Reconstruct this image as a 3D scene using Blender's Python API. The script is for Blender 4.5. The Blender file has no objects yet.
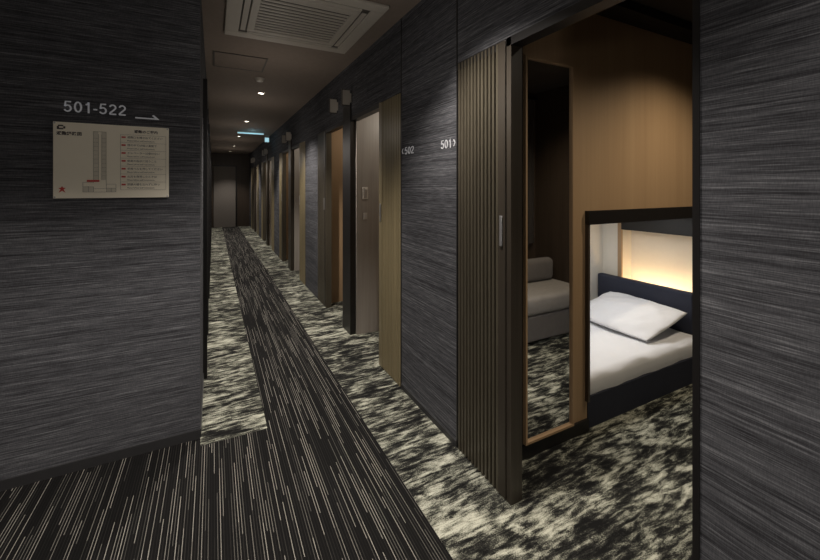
import bpy, bmesh, math, random
from mathutils import Vector, Matrix
random.seed(4)
scene=bpy.context.scene
COL=scene.collection
scene.view_settings.view_transform='Standard'
scene.view_settings.look='None'

# ---------------------------------------------------------------- materials
def newmat(name):
    m=bpy.data.materials.new(name); m.use_nodes=True
    nt=m.node_tree; b=nt.nodes['Principled BSDF']
    return m,nt,b
class G:
    def __init__(s,nt): s.nt=nt
    def n(s,t,**kw):
        x=s.nt.nodes.new(t)
        for k,v in kw.items(): setattr(x,k,v)
        return x
    def l(s,a,b): s.nt.links.new(a,b)
    def val(s,sock,v):
        if isinstance(v,(int,float,tuple)): sock.default_value=v
        else: s.l(v,sock)
    def m(s,op,a,b=0.0,c=None):
        x=s.n('ShaderNodeMath',operation=op); s.val(x.inputs[0],a); s.val(x.inputs[1],b)
        if c is not None: s.val(x.inputs[2],c)
        return x.outputs[0]
    def mix(s,f,a,b):
        x=s.n('ShaderNodeMix',data_type='RGBA'); s.val(x.inputs[0],f)
        s.val(x.inputs[6],a); s.val(x.inputs[7],b); return x.outputs[2]
    def ramp(s,f,stops,interp='LINEAR'):
        x=s.n('ShaderNodeValToRGB'); x.color_ramp.interpolation=interp
        els=x.color_ramp.elements
        while len(els)<len(stops): els.new(0.5)
        for e,(p,c) in zip(els,stops): e.position=p; e.color=c if len(c)==4 else (*c,1)
        s.l(f,x.inputs[0]); return x.outputs[0]
    def noise(s,vec,scale,detail=4,rough=.5,dist=0):
        x=s.n('ShaderNodeTexNoise'); s.l(vec,x.inputs['Vector'])
        x.inputs['Scale'].default_value=scale; x.inputs['Detail'].default_value=detail
        x.inputs['Roughness'].default_value=rough; x.inputs['Distortion'].default_value=dist
        return x.outputs[0]
    def scale(s,vec,v):
        x=s.n('ShaderNodeVectorMath',operation='MULTIPLY'); s.l(vec,x.inputs[0]); x.inputs[1].default_value=v
        return x.outputs[0]
    def pos(s): return s.n('ShaderNodeNewGeometry').outputs['Position']
    def bump(s,b,h,strength,dist=.002):
        x=s.n('ShaderNodeBump'); x.inputs['Strength'].default_value=strength; x.inputs['Distance'].default_value=dist
        s.l(h,x.inputs['Height']); s.l(x.outputs[0],b.inputs['Normal'])

def plain(name,col,rough=.6,metal=0,var=.12,sc=25):
    m,nt,b=newmat(name); g=G(nt)
    n=g.noise(g.pos(),sc,3)
    c=g.mix(n,tuple(x*(1-var) for x in col)+(1,),tuple(min(1,x*(1+var)) for x in col)+(1,))
    g.l(c,b.inputs['Base Color']); b.inputs['Roughness'].default_value=rough; b.inputs['Metallic'].default_value=metal
    return m
def emit(name,col,st):
    m,nt,b=newmat(name); b.inputs['Base Color'].default_value=(*col,1)
    b.inputs['Emission Color'].default_value=(*col,1); b.inputs['Emission Strength'].default_value=st
    return m
def wallpaper():
    m,nt,b=newmat('grasscloth_wallpaper'); g=G(nt); p=g.pos()
    n1=g.noise(g.scale(p,(2.2,2.2,220)),1.0,3,.6)
    n2=g.noise(g.scale(p,(13,13,420)),1.0,2,.5)
    n3=g.noise(g.scale(p,(.5,.5,30)),1.0,3,.6)
    n4=g.noise(g.scale(p,(420,420,90)),1.0,0,.5)
    s=g.m('ADD',g.m('MULTIPLY',n1,.42),g.m('ADD',g.m('MULTIPLY',n2,.36),g.m('MULTIPLY',n3,.15)))
    s=g.m('ADD',s,g.m('MULTIPLY',n4,.07))
    c=g.ramp(s,[(.38,(.032,.032,.036)),(.48,(.072,.0735,.082)),(.56,(.124,.127,.139)),(.66,(.255,.26,.277))])
    g.l(c,b.inputs['Base Color']); b.inputs['Roughness'].default_value=.95
    b.inputs['Specular IOR Level'].default_value=.1
    g.bump(b,s,.12,.001); return m
def wood(name,dark,light,axis='z',rough=.45,sc=1,grain=.65):
    m,nt,b=newmat(name); g=G(nt); p=g.pos()
    v={'z':(60,60,1.6),'x':(1.6,60,60)}[axis]
    n1=g.noise(g.scale(p,tuple(q*sc for q in v)),1.0,5,.6)
    n2=g.noise(g.scale(p,tuple(q*sc*.2 for q in v)),1.0,2,.5)
    s=g.m('ADD',g.m('MULTIPLY',n1,grain),g.m('MULTIPLY',n2,1-grain))
    g.l(g.ramp(s,[(.3,dark),(.7,light)]),b.inputs['Base Color'])
    b.inputs['Roughness'].default_value=rough; return m
def carpet():
    m,nt,b=newmat('patterned_carpet'); g=G(nt); p=g.pos()
    sx=g.n('ShaderNodeSeparateXYZ'); g.l(p,sx.inputs[0]); X,Y=sx.outputs[0],sx.outputs[1]
    xs=g.m('DIVIDE',X,.0105); idx=g.m('FLOOR',xs); fr=g.m('SUBTRACT',xs,idx)
    line=g.m('LESS_THAN',g.m('ABSOLUTE',g.m('SUBTRACT',fr,.5)),.115)
    w1=g.n('ShaderNodeTexWhiteNoise',noise_dimensions='1D'); g.l(idx,w1.inputs['W'])
    yc=g.m('FLOOR',g.m('ADD',g.m('DIVIDE',Y,.36),g.m('MULTIPLY',w1.outputs[0],13)))
    cb=g.n('ShaderNodeCombineXYZ'); g.l(idx,cb.inputs[0]); g.l(yc,cb.inputs[1])
    w2=g.n('ShaderNodeTexWhiteNoise',noise_dimensions='2D'); g.l(cb.outputs[0],w2.inputs['Vector'])
    br=g.ramp(w2.outputs[0],[(0,(.01,.01,.01)),(.42,(.05,.05,.05)),(.60,(.30,.30,.30)),(.82,(.75,.75,.75)),(1,(1,1,1))])
    fine=g.noise(p,420,2,.6)
    st=g.m('MULTIPLY',g.m('MULTIPLY',line,br),g.m('ADD',.25,g.m('MULTIPLY',fine,1.2)))
    stripes=g.mix(st,(.0085,.0083,.0085,1),(.40,.385,.345,1))
    # feathery crosswise brushed strokes over mid-size patches
    a=g.noise(g.scale(p,(10,46,1)),1.0,6,.66,.45)
    a2=g.noise(g.scale(p,(5.5,12,1)),1.0,4,.6,.7)
    a3=g.noise(g.scale(p,(1.8,2.6,1)),1.0,2,.5)
    sp=g.noise(p,200,1,.6)
    t=g.m('ADD',g.m('MULTIPLY',a,.46),g.m('ADD',g.m('MULTIPLY',a2,.37),g.m('MULTIPLY',a3,.17)))
    t=g.m('ADD',t,g.m('MULTIPLY',g.m('SUBTRACT',sp,.5),.14))
    mar=g.ramp(t,[(.43,(.010,.010,.010)),(.478,(.030,.030,.027)),(.506,(.095,.097,.080)),(.54,(.26,.265,.215)),(.605,(.58,.585,.49))])
    inx=g.m('MULTIPLY',g.m('LESS_THAN',X,.75),g.m('MAXIMUM',g.m('MAXIMUM',g.m('GREATER_THAN',X,.262),g.m('LESS_THAN',X,-.058)),g.m('LESS_THAN',Y,2.19)))
    c=g.mix(inx,mar,stripes)
    g.l(c,b.inputs['Base Color']); b.inputs['Roughness'].default_value=.95
    b.inputs['Specular IOR Level'].default_value=.1
    g.bump(b,fine,.4,.003); return m

WP=wallpaper(); CARPET=carpet()
OAK=wood('golden_oak_veneer',(.36,.235,.13),(.43,.29,.165),grain=.45,rough=.6)
TAUPE=wood('grey_beige_veneer',(.31,.28,.25),(.42,.385,.345))
BRONZE=wood('olive_brown_laminate',(.055,.047,.034),(.094,.082,.059),rough=.35)
GOLDB=wood('olive_gold_laminate',(.19,.158,.09),(.29,.24,.14),rough=.35)
DBRONZE=wood('dark_bronze_laminate',(.030,.024,.018),(.052,.043,.032),rough=.4)
BLACK=plain('black_laminate',(.012,.011,.011),.4)
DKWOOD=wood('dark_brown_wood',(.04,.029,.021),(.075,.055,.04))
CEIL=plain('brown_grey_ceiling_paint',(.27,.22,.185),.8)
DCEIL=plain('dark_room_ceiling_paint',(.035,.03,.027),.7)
CREAM=plain('cream_wall_paint',(.74,.70,.62),.7,var=.03)
WHITE=plain('white_cotton',(.82,.83,.86),.85,var=.02)
NAVY=plain('navy_fabric',(.022,.026,.045),.85)
GREY=plain('grey_upholstery',(.30,.285,.27),.9)
DGREY=plain('dark_grey_upholstery',(.15,.14,.135),.9)
ACW=plain('off_white_plastic',(.58,.54,.48),.5,var=.03)
ACD=plain('dark_grille_plastic',(.10,.09,.08),.6)
SILVER=plain('brushed_silver',(.55,.55,.56),.35,.8)
LETTER=emit('glowing_silver_lettering',(.56,.57,.60),.10)  # slight emission brightens the silver letters, which are not lit signs
BOARD=plain('cream_sign_board',(.97,.91,.75),.5,var=.02)
INK=plain('dark_ink',(.06,.05,.05),.6)
RED=plain('red_ink',(.6,.05,.04),.5)
BOARDG=plain('pale_grey_print',(.70,.66,.55),.6)
CURT=plain('dark_curtain_fabric',(.035,.03,.028),.9)
BASE=plain('charcoal_skirting',(.030,.030,.032),.6)
ENDP=plain('grey_brown_door_paint',(.21,.19,.17),.6)
mm,nt,b=newmat('mirror_glass'); b.inputs['Metallic'].default_value=1; b.inputs['Roughness'].default_value=.015
gg=G(nt); gg.l(gg.mix(gg.noise(gg.pos(),3,2),(.80,.80,.80,1),(.84,.84,.84,1)),b.inputs['Base Color']); MIR=mm
LAMP=emit('lamp_diffuser',(1,.88,.74),12)
LED=emit('warm_led_strip',(1,.70,.38),42)
EXITM=emit('pale_cyan_lit_panel',(.40,.70,.80),.9)

# ---------------------------------------------------------------- mesh helpers
def obj_from_bm(name,bm,mat,parent=None,loc=(0,0,0),smooth=False):
    me=bpy.data.meshes.new(name); bmesh.ops.recalc_face_normals(bm,faces=bm.faces); bm.to_mesh(me); bm.free()
    if smooth:
        for p in me.polygons: p.use_smooth=True
    me.materials.append(mat)
    o=bpy.data.objects.new(name,me); COL.objects.link(o); o.location=loc
    if parent is not None:
        o.parent=parent; o.location=Vector(loc)-parent.location
    return o
def bm_box(bm,x0,x1,y0,y1,z0,z1,off=(0,0,0),bev=0):
    vs=[bm.verts.new((x-off[0],y-off[1],z-off[2])) for x in (x0,x1) for y in (y0,y1) for z in (z0,z1)]
    fs=[(0,1,3,2),(4,6,7,5),(0,4,5,1),(2,3,7,6),(0,2,6,4),(1,5,7,3)]
    F=[bm.faces.new([vs[i] for i in f]) for f in fs]
    if bev>0:
        es=list({e for f in F for e in f.edges})
        bmesh.ops.bevel(bm,geom=es,offset=bev,segments=4,affect='EDGES',profile=.5)
def box(name,x0,x1,y0,y1,z0,z1,mat,parent=None,bev=0,smooth=False):
    c=((x0+x1)/2,(y0+y1)/2,z0)
    bm=bmesh.new(); bm_box(bm,x0,x1,y0,y1,z0,z1,c,bev)
    return obj_from_bm(name,bm,mat,parent,c,smooth)
def boxes(name,lst,mat,parent=None,bev=0):
    x=[q for L in lst for q in L[0:2]]; y=[q for L in lst for q in L[2:4]]; z=[q for L in lst for q in L[4:6]]
    c=((min(x)+max(x))/2,(min(y)+max(y))/2,min(z)); bm=bmesh.new()
    for L in lst: bm_box(bm,*L,c,bev)
    return obj_from_bm(name,bm,mat,parent,c)
def S(o): o['kind']='structure'; return o
def sbox(name,*a,**k): return S(box(name,*a,**k))
def empty(name,loc,label,cat,group=None):
    e=bpy.data.objects.new(name,None); e.empty_display_size=.1; e.location=loc; COL.objects.link(e)
    e['label']=label; e['category']=cat
    if group: e['group']=group
    return e
def tag(o,label,cat,group=None):
    o['label']=label; o['category']=cat
    if group: o['group']=group
    return o
def text(name,s,size,loc,rot,mat,parent=None,align='LEFT',depth=.001,sx=1,bold=0):
    cu=bpy.data.curves.new(name,'FONT'); cu.body=s; cu.size=size; cu.extrude=depth; cu.align_x=align; cu.offset=bold
    cu.resolution_u=3
    t=bpy.data.objects.new(name,cu); COL.objects.link(t)
    bpy.context.view_layer.update()
    dg=bpy.context.evaluated_depsgraph_get()
    me=bpy.data.meshes.new_from_object(t.evaluated_get(dg)); bpy.data.objects.remove(t)
    me.transform(Matrix.Diagonal((sx,1,1,1)))
    o=bpy.data.objects.new(name,me); COL.objects.link(o); me.materials.clear(); me.materials.append(mat)
    o.rotation_euler=rot; o.location=loc
    if parent: o.parent=parent; o.location=Vector(loc)-parent.location
    return o
def arc(cx,cy,rx,ry,a0,a1,n=14):
    return [(cx+rx*math.cos(math.radians(a0+(a1-a0)*i/n)),cy+ry*math.sin(math.radians(a0+(a1-a0)*i/n))) for i in range(n+1)]
h=.064
GL={'0':([arc(.28,.5,.28-h,.5-h,0,360,28)],.70),
 '1':([[(.10,.78),(.20,.80),(.28,.87),(.31,1.0)],[(.31,0),(.31,1.0)]],.60),
 '2':([arc(.28,.70,.21,.225,170,-35,14)+[(.09,.16),(.07,h)],[(.05,h),(.54,h)]],.70),
 '5':([[(.50,1-h),(.14,1-h),(.09,.50)]+arc(.265,.335,.225,.335-h,140,-155,18)],.70),
 '-':([[(.04,.38),(.32,.38)]],.45)}
def numerals(name,s,cap,loc,rot,mat,parent,sx=1.0,depth=.002):
    bm=bmesh.new(); x0=0
    for ch in s:
        paths,adv=GL[ch]
        for pth in paths:
            n=len(pth); Lh=[];Rh=[]
            for i,(x,y) in enumerate(pth):
                a=pth[max(i-1,0)]; b_=pth[min(i+1,n-1)]
                if ch=='0' and i in(0,n-1): a,b_=pth[n-2],pth[1]
                dx,dy=b_[0]-a[0],b_[1]-a[1]; l=math.hypot(dx,dy) or 1
                nx_,ny_=-dy/l*h,dx/l*h
                Lh.append(((x0+x+nx_)*cap*sx,(y+ny_)*cap)); Rh.append(((x0+x-nx_)*cap*sx,(y-ny_)*cap))
            F=[[bm.verts.new((px,py,z)) for (px,py) in side] for side in (Lh,Rh) for z in (0,depth)]
            l0,l1,r0,r1=F
            for i in range(n-1):
                bm.faces.new((l0[i],l0[i+1],r0[i+1],r0[i])); bm.faces.new((l1[i],r1[i],r1[i+1],l1[i+1]))
                bm.faces.new((l0[i],l1[i],l1[i+1],l0[i+1])); bm.faces.new((r0[i],r0[i+1],r1[i+1],r1[i]))
            bm.faces.new((l0[0],r0[0],r1[0],l1[0])); bm.faces.new((l0[-1],l1[-1],r1[-1],r0[-1]))
        x0+=adv
    o=obj_from_bm(name,bm,mat,parent,loc); o.rotation_euler=rot
    return o
def spot(x,y,z,energy,ang,col=(1,.91,.82),blend=.6,soft=.035,name='downlight_beam'):
    L=bpy.data.lights.new(name,'SPOT'); L.energy=energy; L.spot_size=math.radians(ang); L.spot_blend=blend
    L.shadow_soft_size=soft; L.color=col
    o=bpy.data.objects.new(name,L); o.location=(x,y,z); COL.objects.link(o)
def point(x,y,z,energy,col=(1,.92,.84),soft=.12,name='ambient_fill'):
    L=bpy.data.lights.new(name,'POINT'); L.energy=energy; L.color=col; L.shadow_soft_size=soft
    o=bpy.data.objects.new(name,L); o.location=(x,y,z); COL.objects.link(o)
H=2.41; CX=1.09; PI=math.pi; YE=13.83
# ---------------------------------------------------------------- shell
sbox('floor',-2.4,3.4,-1.8,YE+.1,-.1,0,CARPET)
sbox('ceiling',-2.4,3.4,-1.8,YE+.1,H,H+.1,CEIL)
sbox('wall_north',-2.4,-.06,2.27,2.40,0,H,WP)
sbox('wall_west',-.18,-.06,2.40,YE,0,H,WP)
sbox('wall_south',-2.4,CX,-1.8,-1.7,0,H,WP)
sbox('wall_lobby',-2.4,-2.3,-1.7,2.27,0,H,WP)
sbox('wall_end',-.06,CX,YE,YE+.1,0,H,DKWOOD)
S(box('door_6',.02,.66,YE-.03,YE,0,1.98,ENDP))
sbox('trim_end_door',.66,.70,YE-.04,YE,0,2.02,BLACK)
sbox('trim_end_head',-.06,.70,YE-.04,YE,1.98,2.02,BLACK)
sbox('baseboard_north',-2.3,-.06,2.262,2.27,0,.045,BASE)
sbox('baseboard_corner',-.06,-.055,2.27,2.94,0,.045,BASE)
HD=1.93; WB=CX+.055
def header(y0,y1): return sbox('wall_header',CX,WB,y0,y1,HD,H,WP)
sbox('wall_east',CX,WB,-1.7,.514,0,H,WP)
header(.514,1.585)
sbox('wall_east',CX,WB,1.585,2.23,0,H,WP)
sbox('wall_east',CX+.02,WB,1.22,1.585,0,HD,BLACK)
sbox('baseboard_east',CX-.004,CX,1.592,2.222,0,.03,BASE)
def ribs(y0,y1,z1=HD,x=CX):
    w=y1-y0; n=max(6,int(round(w/.026))); bm=bmesh.new(); prof=[]
    st=w/n; cy=(y0+y1)/2
    for i in range(n):
        a=y0+i*st-cy
        prof+= [(x+.014,a),(x-.006,a+st*.10),(x-.006,a+st*.58),(x+.014,a+st*.68)]
    prof+=[(x+.014,w/2),(x+.019,w/2),(x+.019,-w/2)]
    lo=[bm.verts.new((px-x,py,0)) for px,py in prof]; hi=[bm.verts.new((px-x,py,z1-.012)) for px,py in prof]
    N=len(prof)
    for i in range(N): bm.faces.new((lo[i],lo[(i+1)%N],hi[(i+1)%N],hi[i]))
    bm.faces.new(lo); bm.faces.new(hi[::-1])
    return bm,(x,cy,.006)
def sliding_door(y0,y1,near_open,label,mat=BRONZE):
    cy=(y0+y1)/2
    e=empty('sliding_door',(CX,cy,.0),label,'door','ribbed sliding doors along the corridor')
    sw=.045
    if near_open: ry0,ry1,sy0,sy1=y0+sw,y1,y0,y0+sw
    else: ry0,ry1,sy0,sy1=y0,y1-sw,y1-sw,y1
    bm,loc=ribs(ry0,ry1); obj_from_bm('ribbed_panel',bm,mat,e,loc)
    box('door_stile',CX-.008,CX+.018,sy0,sy1,.006,HD-.006,DBRONZE if near_open else mat,e,.002)
    m=(sy0+sy1)/2
    box('handle',CX-.015,CX-.0085,m-.008,m+.008,1.06,1.19,SILVER,e,.003)
    return e
sliding_door(1.225,1.580,True,'dark olive brown ribbed sliding door, open beside the guest room doorway')
def jamb(y0,y1,z1=HD,xf=CX-.003,xb=WB+.002,mat=BLACK): return sbox('trim_jamb',xf,xb,y0,y1,0,z1,mat)
jamb(1.195,1.222,mat=DBRONZE); jamb(.514,.53,z1=H)
sbox('trim_head',CX-.003,WB+.002,.53,1.585,HD-.035,HD,BLACK)
sbox('trim_groove',CX-.002,CX+.001,1.583,1.592,0,H,BLACK)
sbox('trim_groove',CX-.002,CX+.001,2.222,2.232,0,H,BLACK)

P=2.9
for k in range(4):
    s=2.23+P*k
    header(s,s+2.21)
    sliding_door(s+.005,s+.345,False,'olive gold ribbed sliding door standing open on the corridor wall',GOLDB)
    sliding_door(s+1.87,s+2.21,True,'olive ribbed sliding door standing open on the corridor wall',GOLDB if k else BRONZE)
    sbox('wall_east',CX+.02,WB,s,s+.345,0,HD,BLACK)
    sbox('wall_east',CX+.02,WB,s+1.865,s+2.21,0,HD,BLACK)
    sbox('wall_east',CX,WB,s+2.21,s+2.9,0,H,WP)
    sbox('trim_pier',CX-.012,CX+.04,s+1.0,s+1.22,0,HD+.12,BLACK if k==0 else DBRONZE)
    sbox('wall_partition',CX+.04,2.5,s+.98,s+1.24,0,H,TAUPE)
    sbox('wall_partition',WB,2.5,s+2.0,s+2.08,0,H,OAK)
    sbox('wall_partition',WB,2.5,s+.1,s+.18,0,H,OAK)
    sbox('wall_room',2.5,2.56,s+.18,s+2.0,0,H,OAK)
    jamb(s+.345,s+.365,mat=GOLDB); jamb(s+1.84,s+1.865,mat=BRONZE)
    sbox('trim_head',CX-.003,WB,s+.365,s+1.0,HD-.035,HD,BLACK)
    sbox('trim_head',CX-.003,WB,s+1.22,s+1.84,HD-.035,HD,BLACK)
    point(1.6,s+.60,1.95,4.6,(1,.93,.82),.08,'room_lamp')
    point(1.6,s+1.50,1.95,3.4,(1,.86,.68),.08,'room_lamp')
# white switch plates on the partition inside the second doorway
for (z0,z1,w_) in ((1.20,1.31,.05),(1.02,1.08,.035)):
    sw=empty('wall_switch',(1.21,3.210,z0),'small white switch plate on the grey beige panel','switch','switch plates inside the doorway')
    box('plate',1.21-w_/2,1.21+w_/2,3.200,3.210,z0,z1,ACW,sw,.003)
    box('rocker',1.21-w_/4,1.21+w_/4,3.196,3.200,z0+.02,z1-.02,SILVER,sw,.001)

# ---------------------------------------------------------------- room 501
RC=2.30
sbox('wall_room',WB,1.79,1.38,1.44,0,RC,OAK)
sbox('wall_room',1.79,3.25,1.38,1.44,1.175,RC,OAK)
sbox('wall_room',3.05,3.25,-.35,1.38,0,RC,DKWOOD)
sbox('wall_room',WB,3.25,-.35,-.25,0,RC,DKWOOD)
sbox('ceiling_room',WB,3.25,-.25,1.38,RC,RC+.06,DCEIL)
sbox('trim_beam',WB,3.05,1.25,1.37,RC-.05,RC,BLACK)
sbox('baseboard_room',WB,1.79,1.368,1.38,0,.065,BLACK)
sbox('trim_wall_edge',WB,1.322,1.372,1.38,.065,RC-.05,BLACK)
sbox('trim_niche',1.775,3.05,1.355,1.38,1.108,1.182,BLACK)
sbox('trim_niche',1.775,1.792,1.362,1.38,.16,1.108,DKWOOD)
sbox('wall_niche',1.17,3.25,2.20,2.23,0,1.115,CREAM)
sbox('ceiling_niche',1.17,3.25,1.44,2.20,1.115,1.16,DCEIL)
sbox('wall_niche',1.17,1.19,1.44,2.20,0,1.115,CREAM)
sbox('wall_niche',3.2,3.25,1.44,2.03,0,1.115,CREAM)
sbox('wall_niche',3.06,3.25,2.03,2.20,0,1.115,CREAM)
sbox('trim_niche_edge',3.045,3.06,2.015,2.05,.5,1.03,OAK)
sbox('trim_niche_shelf',3.04,3.2,1.44,2.015,.955,1.115,BLACK)
bed=empty('bed',(2.1,1.8,0),'low bed in a wall niche, white mattress and navy headboard','bed')
boxes('bed_base',[(1.20,3.03,1.447,2.19,0,.170),(1.80,3.03,1.383,1.447,0,.170)],NAVY,bed)
bm=bmesh.new(); prof=[]
y0,y1,zt,r=1.386,2.19,.282,.045
prof.append((y0+.004,.173)); prof.append((y0,.20))
for i in range(7):
    a=PI-PI/2*i/6; prof.append((y0+r+r*math.cos(a),zt-r+r*math.sin(a)))
for i in range(1,37): prof.append((y0+r+(y1-y0-r)*i/36,zt))
g_=[]
for i in range(101):
    x=1.80+(2.96-1.80)*i/100; row=[]
    for (y,z) in prof:
        dz=.005*math.sin(x*6+math.sin(y*6))*math.cos(y*5)+.003*math.sin(x*19+y*11)+.002*math.sin(x*31-y*17+math.sin(x*5)) if z>zt-.02 else 0
        dy=.003*math.sin(x*14+1)+.002*math.sin(x*33) if z<zt-.02 else 0
        row.append(bm.verts.new((x-2.38,y+dy-1.79,z+dz-.172)))
    g_.append(row)
for i in range(100):
    for j in range(len(prof)-1): bm.faces.new((g_[i][j],g_[i+1][j],g_[i+1][j+1],g_[i][j+1]))
obj_from_bm('mattress',bm,WHITE,bed,(2.38,1.79,.172),True)
box('mattress_foot',1.22,1.80,1.45,2.19,.172,.282,WHITE,bed,.01)
box('headboard',2.975,3.035,1.45,2.19,.171,.56,NAVY,bed,.012)
bm=bmesh.new(); n=48; top=[];bot=[]
pl,pw,ph=.240,.320,.052
for i in range(n+1):
    rt=[];rb=[]
    for j in range(n+1):
        u=-1+2*i/n; v=-1+2*j/n
        k=max((1-u*u)*(1-v*v),0)**.5
        x=u*pl*math.sqrt(1-.10*v*v)*(1-.02*(1-v*v)); y=v*pw*math.sqrt(1-.10*u*u)*(1-.02*(1-u*u))
        d_=(u+v)/1.4; e_=(u-v)/1.4
        wr=.007*math.sin(6*u+3*v+.6)+.008*math.sin(13*d_+2*e_)*abs(d_)+.007*math.sin(12*e_-d_)*abs(e_)+.003*math.sin(21*v+6*u)
        rt.append(bm.verts.new((x,y,(ph+wr)*k))); rb.append(bm.verts.new((x,y,-ph*.45*k-.001)))
    top.append(rt);bot.append(rb)
for i in range(n):
    for j in range(n):
        bm.faces.new((top[i][j],top[i+1][j],top[i+1][j+1],top[i][j+1])); bm.faces.new((bot[i][j],bot[i][j+1],bot[i+1][j+1],bot[i+1][j]))
bmesh.ops.remove_doubles(bm,verts=bm.verts,dist=.002)
pil=obj_from_bm('pillow',bm,WHITE,None,(2.735,1.775,.370),True)
pil.rotation_euler=(0,math.radians(-16),math.radians(-3))
tag(pil,'white cotton pillow leaning against the navy headboard','pillow')
led=box('led_light_strip',3.08,3.10,1.46,2.0,.441,.45,LED)
tag(led,'warm glowing light strip tucked behind the headboard','light')
sbox('trim_led_ledge',3.04,3.2,1.44,2.03,.40,.44,CREAM)
mir=empty('mirror',(1.495,1.38,.07),'tall narrow wall mirror with slim oak frame','mirror')
x0,x1,z0,z1=1.325,1.66,.074,1.94; fw=.011
boxes('mirror_frame',[(x0,x0+fw,1.355,1.379,z0,z1),(x1-fw,x1,1.355,1.379,z0,z1),(x0+fw,x1-fw,1.355,1.379,z0,z0+fw),(x0+fw,x1-fw,1.355,1.379,z1-fw,z1)],OAK,mir)
box('mirror_glass',x0+fw,x1-fw,1.366,1.379,z0+fw,z1-fw,MIR,mir)
sofa=empty('sofa',(2.55,.1,0),'grey upholstered bench sofa with a low back and cushion','sofa')
box('sofa_base',2.02,3.03,-.17,.42,.03,.24,DGREY,sofa,.015)
box('seat_cushion',2.02,3.03,-.03,.43,.242,.40,GREY,sofa,.04,True)
box('backrest',2.02,3.03,-.17,-.032,.242,.54,DGREY,sofa,.06,True)
cush=box('cushion',2.60,2.98,-.028,.075,.402,.62,DGREY,None,.048,True)
tag(cush,'soft dark grey back cushion resting on the sofa seat','cushion')
bm=bmesh.new(); pr=[]
N=160
for i in range(N+1):
    x=1.25+1.75*i/N; pr.append((x,.018*math.sin(i*.9)+.006*math.sin(i*.31)))
fr=[];bk=[]
for (x,y) in pr:
    fr.append((bm.verts.new((x-2.1,y+.008,0)),bm.verts.new((x-2.1,y+.008,1.5)))); bk.append((bm.verts.new((x-2.1,y-.004,0)),bm.verts.new((x-2.1,y-.004,1.5))))
for i in range(N):
    bm.faces.new((fr[i][0],fr[i+1][0],fr[i+1][1],fr[i][1])); bm.faces.new((bk[i][0],bk[i][1],bk[i+1][1],bk[i+1][0]))
cu=empty('curtain',(2.1,-.2,.7),'dark brown pleated curtain hanging behind the sofa','curtain')
obj_from_bm('curtain_fabric',bm,CURT,cu,(2.1,-.215,.72),True)
box('curtain_rail',1.2,3.03,-.25,-.19,2.22,2.25,BLACK,cu)

# ---------------------------------------------------------------- lettering
YW=2.27
sg=empty('room_number_lettering',(-.48,YW,1.65),'silver numerals reading 501-522 with an arrow on grasscloth wall','sign')
numerals('numerals','501-522',.050,(-.606,YW-.001,1.655),(PI/2,0,0),LETTER,sg,sx=1.05)
bm=bmesh.new()
pts=[(-.338,1.646),(-.238,1.646),(-.262,1.668),(-.270,1.664),(-.256,1.652),(-.338,1.652)]
f=[bm.verts.new((x+.29,-.0,z-1.64)) for x,z in pts]; bkk=[bm.verts.new((x+.29,.002,z-1.64)) for x,z in pts]
bm.faces.new(f); bm.faces.new(bkk[::-1])
for i in range(6): bm.faces.new((f[i],f[(i+1)%6],bkk[(i+1)%6],bkk[i]))
obj_from_bm('arrow',bm,LETTER,sg,(-.29,YW-.003,1.64))
RZ=(PI/2,0,-PI/2)
s5=empty('room_number_lettering',(CX,1.65,1.53),'silver numerals 501 with a small chevron on grasscloth wall','sign')
numerals('numerals','501',.046,(CX-.0005,1.738,1.513),RZ,LETTER,s5,sx=1.15)
def chev(y,z,d,par):
    bm=bmesh.new(); w=.017
    P_=[(0,w),(d*.013,0),(0,-w),(-d*.008,-w),(d*.005,0),(-d*.008,w)]
    a=[bm.verts.new((0,-p,q)) for p,q in P_]; b_=[bm.verts.new((.002,-p,q)) for p,q in P_]
    bm.faces.new(a); bm.faces.new(b_[::-1])
    for i in range(6): bm.faces.new((a[i],a[(i+1)%6],b_[(i+1)%6],b_[i]))
    obj_from_bm('chevron',bm,LETTER,par,(CX-.003,y,z))
chev(1.612,1.535,1,s5)
s3=empty('room_number_lettering',(CX,2.12,1.53),'silver numerals 502 with a small chevron on grasscloth wall','sign')
numerals('numerals','502',.046,(CX-.0005,2.172,1.517),RZ,LETTER,s3,sx=1.35)
chev(2.20,1.54,-1,s3)

bd=empty('evacuation_map_board',(-.42,YW,1.26),'cream evacuation floor plan board mounted on grasscloth wall','sign')
bx0,bx1,bz0,bz1=-.640,-.198,1.258,1.606; yb=YW-.012
box('board_plate',bx0,bx1,yb,YW,bz0,bz1,BOARD,bd,.002)
ft=yb-.0006
def bar(name,lst,mat,d=0): 
    return boxes(name,[(a,b_,ft-.0006-d,ft+.0004-d,c,e) for a,b_,c,e in lst],mat,bd)
R0=(PI/2,0,0); bx=bx0
bar('logo',[(bx+.018,bx+.036,bz1-.020,bz1-.014),(bx+.014,bx+.021,bz1-.034,bz1-.020),(bx+.021,bx+.036,bz1-.034,bz1-.028),(bx+.036,bx+.043,bz1-.030,bz1-.020)],INK)
text('title','避難経路図',.018,(bx+.012,ft,bz1-.058),R0,INK,bd,depth=.0003,bold=.0004)
text('title','避難のご案内',.016,(bx+.300,ft,bz1-.032),R0,INK,bd,depth=.0003,bold=.0003)
t=.0009; px0,px1,pz0,pz1=bx+.144,bx+.192,bz0+.085,bz1-.036; cxm=(px0+px1)/2
L=[(px0,px0+t,pz0,pz1),(px1-t,px1,pz0,pz1),(px0,px1,pz1-t,pz1),(cxm-.006,cxm-.006+t,pz0,pz1-.012),(cxm+.006,cxm+.006+t,pz0,pz1-.012)]
for i in range(10):
    z=pz0+.0195*(i+1)
    if z<pz1-.005: L+=[(px0,cxm-.006,z,z+t*.7),(cxm+.006,px1,z,z+t*.7)]
cz0=bz0+.028; ca,cb_=bx+.105,bx+.228
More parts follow.
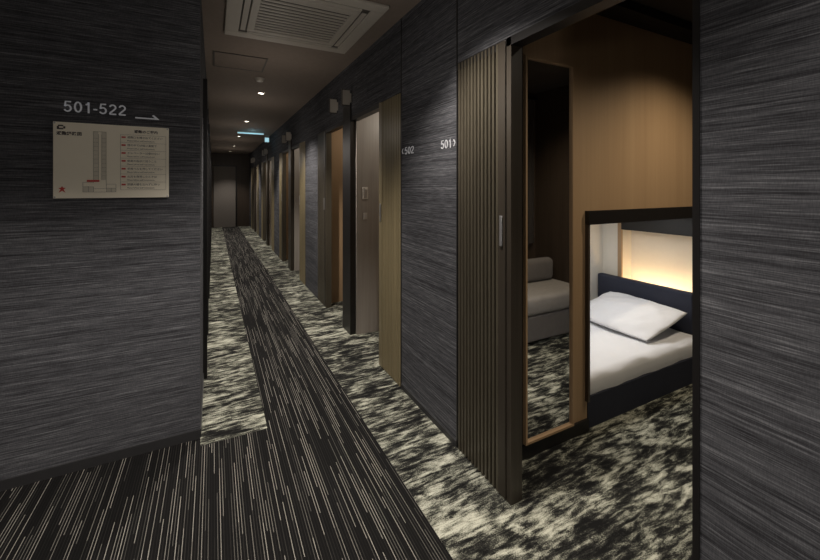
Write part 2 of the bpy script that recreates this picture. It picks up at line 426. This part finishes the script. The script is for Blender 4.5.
L+=[(ca,cb_,cz0,cz0+t),(ca,ca+t,cz0,pz0-.012),(ca,px0,pz0-.012,pz0-.012+t),(px0,px0+t,pz0-.012,pz0),(cb_,cb_+t,cz0,pz0-.02),(px1,cb_,pz0-.02,pz0-.02+t),(px1-t,px1,pz0-.02,pz0),
 (ca+.02,ca+.02+t,cz0,pz0-.03),(ca,px0,pz0-.032,pz0-.032+t),(px0,px0+t,cz0,pz0-.032),(px1,px1+t,cz0,pz0-.02),(px1,cb_,cz0+.018,cz0+.018+t),(px1+.018,px1+.018+t,cz0,cz0+.018),(px0,px1,cz0+.016,cz0+.016+t)]
bar('plan_drawing',L,INK,.0004)
bar('plan_fill',[(px0,cxm-.006,pz0,pz1),(cxm+.006,px1,pz0,pz1),(ca,px0,cz0,pz0-.032),(px1,cb_,cz0,cz0+.018)],BOARDG)
bar('location_marker',[(bx+.120,bx+.166,bz0+.076,bz0+.085)],RED,.001)
bm=bmesh.new()
ex_=[(0,.030),(.0035,.023),(.013,.021),(.005,.015),(.012,.0),(.0,.009),(-.012,.0),(-.005,.015),(-.013,.021),(-.0035,.023)]
a_=[bm.verts.new((p,0,q)) for p,q in ex_]; b2=[bm.verts.new((p,.001,q)) for p,q in ex_]
bm.faces.new(a_); bm.faces.new(b2[::-1])
for i in range(len(ex_)): bm.faces.new((a_[i],a_[(i+1)%10],b2[(i+1)%10],b2[i]))
obj_from_bm('emblem',bm,RED,bd,(bx+.032,ft-.001,bz0+.026))
rows=['避難口を確かめてください','煙の中では低い姿勢で','エレベーターは使わない','係員の指示に従うこと','非常ベルを押してください','火災を発見したときは','部屋の鍵を忘れずに持つ']
TL=[]
for i,r_ in enumerate(rows):
    z=bz1-.060-i*.038
    text('notice_line',r_,.0120,(bx+.272,ft,z),R0,INK,bd,depth=.0003)
    text('notice_line','Please follow staff instructions',.0090,(bx+.272,ft,z-.015),R0,INK,bd,depth=.0003)
    bar('notice_mark',[(bx+.250,bx+.266,z,z+.0075)],RED)
    TL.append((bx+.246,bx+.430,z-.0215,z-.0208))
TL+=[(bx+.246,bx+.430,bz1-.044,bz1-.0433),(bx+.246,bx+.2467,bz1-.060-6*.038-.0215,bz1-.0433),(bx+.4293,bx+.430,bz1-.060-6*.038-.0215,bz1-.0433)]
bar('table_rules',TL,INK)
for (a,c) in ((.006,.006),(.436,.006),(.006,.342),(.436,.342)):
    bm=bmesh.new(); bmesh.ops.create_cone(bm,cap_ends=True,segments=16,radius1=.004,radius2=.003,depth=.004,matrix=Matrix.Rotation(PI/2,4,'X'))
    obj_from_bm('screw',bm,SILVER,bd,(bx0+a,yb-.001,bz0+c))

# ---------------------------------------------------------------- ceiling things
ac=empty('ceiling_air_conditioner',(.515,2.55,H),'square off-white cassette air conditioner set in the ceiling','air conditioner')
ax0,ax1,ay0,ay1=.07,.95,2.10,2.99; T=.02
def ring(x0,x1,y0,y1,w,z0,z1): return [(x0,x1,y0,y0+w,z0,z1),(x0,x1,y1-w,y1,z0,z1),(x0,x0+w,y0+w,y1-w,z0,z1),(x1-w,x1,y0+w,y1-w,z0,z1)]
boxes('cassette_panel',ring(ax0,ax1,ay0,ay1,.085,H-T,H-.001),ACW,ac,.005)
boxes('inner_panel',ring(ax0+.135,ax1-.135,ay0+.135,ay1-.135,.045,H-T,H-.002),ACW,ac,.003)
boxes('air_slot',ring(ax0+.085,ax1-.085,ay0+.085,ay1-.085,.05,H-.010,H-.002),ACD,ac)
boxes('air_vane',[(ax0+.14,ax1-.14,ay0+.095,ay0+.126,H-T,H-.014),(ax0+.14,ax1-.14,ay1-.126,ay1-.095,H-T,H-.014),(ax0+.095,ax0+.126,ay0+.14,ay1-.14,H-T,H-.014),(ax1-.126,ax1-.095,ay0+.14,ay1-.14,H-T,H-.014)],ACW,ac)
box('intake_recess',ax0+.18,ax1-.18,ay0+.18,ay1-.18,H-.008,H-.002,ACD,ac)
sl=[]; n=12; a0=ay0+.18; w=(ay1-ay0-.36)/n
for i in range(n): sl.append((ax0+.18,ax1-.18,a0+i*w+.003,a0+i*w+w*.55,H-T+.002,H-.012))
boxes('intake_grille',sl,ACW,ac)
hp=empty('ceiling_access_hatch',(.21,3.66,H),'square metal framed access hatch flush in the ceiling','hatch')
boxes('hatch_frame',ring(.0,.42,3.45,3.87,.012,H-.006,H-.0005),ACD,hp)
box('hatch_panel',.013,.407,3.463,3.857,H-.004,H-.0005,CEIL,hp)
def downlight(x,y,r=.045,energy=9,ang=125):
    e=empty('ceiling_downlight',(x,y,H),'small round recessed ceiling downlight','light','recessed downlights in the ceiling')
    bm=bmesh.new()
    seg=28; rings=[(r,0),(r,-.006),(r*.8,-.008),(r*.72,-.002)]
    vs=[[bm.verts.new((rr*math.cos(2*PI*i/seg),rr*math.sin(2*PI*i/seg),z)) for i in range(seg)] for rr,z in rings]
    for a_ in range(3):
        for i in range(seg): bm.faces.new((vs[a_][i],vs[a_][(i+1)%seg],vs[a_+1][(i+1)%seg],vs[a_+1][i]))
    obj_from_bm('trim_ring',bm,ACW,e,(x,y,H-.0005),True)
    bm=bmesh.new(); bmesh.ops.create_circle(bm,cap_ends=True,segments=24,radius=r*.72); 
    obj_from_bm('lamp_lens',bm,LAMP,e,(x,y,H-.003))
    spot(x,y,H-.03,energy,ang)
for y in (4.75,6.9,9.0,11.2): downlight(.50,y,energy=120,ang=102)
downlight(.46,12.9,energy=60,ang=98)
spot(.50,3.3,H-.03,120,102)
for (x,y,e) in ((.58,1.3,105),(-.25,.95,48),(-1.0,.95,62),(.55,-.2,36)): downlight(x,y,energy=e,ang=106)
point(-.7,-.3,1.35,7.5); point(.2,-.9,1.2,8)  # unseen fill points added to brighten the lobby, no fixtures
point(.46,1.7,1.8,2.0)
for y in (3.4,5.2,7.4,9.6,12): point(.46,y,1.85,1.6,(1,.90,.80))  # added fill points below the corridor ceiling to lift it, no fixtures
bm=bmesh.new(); bmesh.ops.create_cone(bm,cap_ends=True,segments=28,radius1=.03,radius2=.05,depth=.03)
sd=obj_from_bm('smoke_detector',bm,ACW,None,(.42,4.12,H-.0155)); tag(sd,'round off-white smoke detector on the ceiling','smoke detector')
ex=empty('exit_sign',(.62,8.2,H),'thin pale cyan lit exit sign on the ceiling','exit sign')
box('sign_housing',.42,.92,8.2,8.235,H-.045,H-.0,ACW,ex,.004)
box('lit_face',.43,.91,8.196,8.2,H-.04,H-.020,EXITM,ex)
ex=empty('exit_sign',(1.0,8.6,H),'small pale cyan lit sign beside the corridor wall','exit sign')
box('sign_housing',.97,1.07,8.6,8.63,H-.15,H-.0,ACW,ex,.004)
box('lit_face',.98,1.06,8.596,8.6,H-.14,H-.05,EXITM,ex)
point(.7,8.0,H-.1,.4,(.4,.8,1),.05,'exit_glow')
def proj(y,z):
    e=empty('projecting_room_sign',(CX,y,z),'small pale projecting sign plate mounted high on the wall','sign','projecting room signs')
    hh=.068
    box('sign_plate',CX-.084,CX-.012,y-.005,y+.005,z-hh,z+hh,ACW,e,.004)
    boxes('sign_rim',[(CX-.088,CX-.081,y-.008,y+.008,z-hh-.004,z+hh+.004),(CX-.081,CX-.012,y-.008,y+.008,z-hh-.004,z-hh+.003),(CX-.081,CX-.012,y-.008,y+.008,z+hh-.003,z+hh+.004)],ACD,e)
    box('bracket',CX-.012,CX,y-.012,y+.012,z-.04,z+.04,ACW,e,.002)
for k in range(4):
    proj(3.24+P*k,2.10); proj(3.64+P*k,2.10)

for k in range(5):
    y=3.0+2.1*k
    S(box('door_%d'%(k+1),-.062,-.045,y,y+.8,.0,2.0,DKWOOD))
    S(boxes('trim_%d'%(k+1),[(-.062,-.035,y-.05,y,0,2.05),(-.062,-.035,y+.8,y+.85,0,2.05),(-.062,-.035,y,y+.8,2.0,2.05)],BLACK))

spot(2.45,.75,RC-.04,44,136,(1,.84,.62),.9,.04,'room_downlight')
spot(1.55,.55,RC-.04,14,140,(1,.88,.72),.8,.04,'room_downlight')
L=bpy.data.lights.new('niche_fill','AREA'); L.energy=5.2; L.color=(1,.98,.96); L.shape='RECTANGLE'; L.size=1.1; L.size_y=.3  # unseen fill light added inside the bed niche
o=bpy.data.objects.new('niche_fill',L); o.location=(2.25,1.75,1.10); COL.objects.link(o)

w=bpy.data.worlds.new('world'); scene.world=w; w.use_nodes=True
w.node_tree.nodes['Background'].inputs[0].default_value=(.5,.55,.65,1); w.node_tree.nodes['Background'].inputs[1].default_value=.05

cam=bpy.data.cameras.new('camera'); co=bpy.data.objects.new('camera',cam); COL.objects.link(co)
co.location=(0,0,1.31); co.rotation_euler=(PI/2,0,-math.radians(27.4))
cam.sensor_width=36; cam.sensor_fit='HORIZONTAL'; cam.lens=36*380/820; cam.shift_y=-93/820; cam.clip_start=.02
scene.camera=co
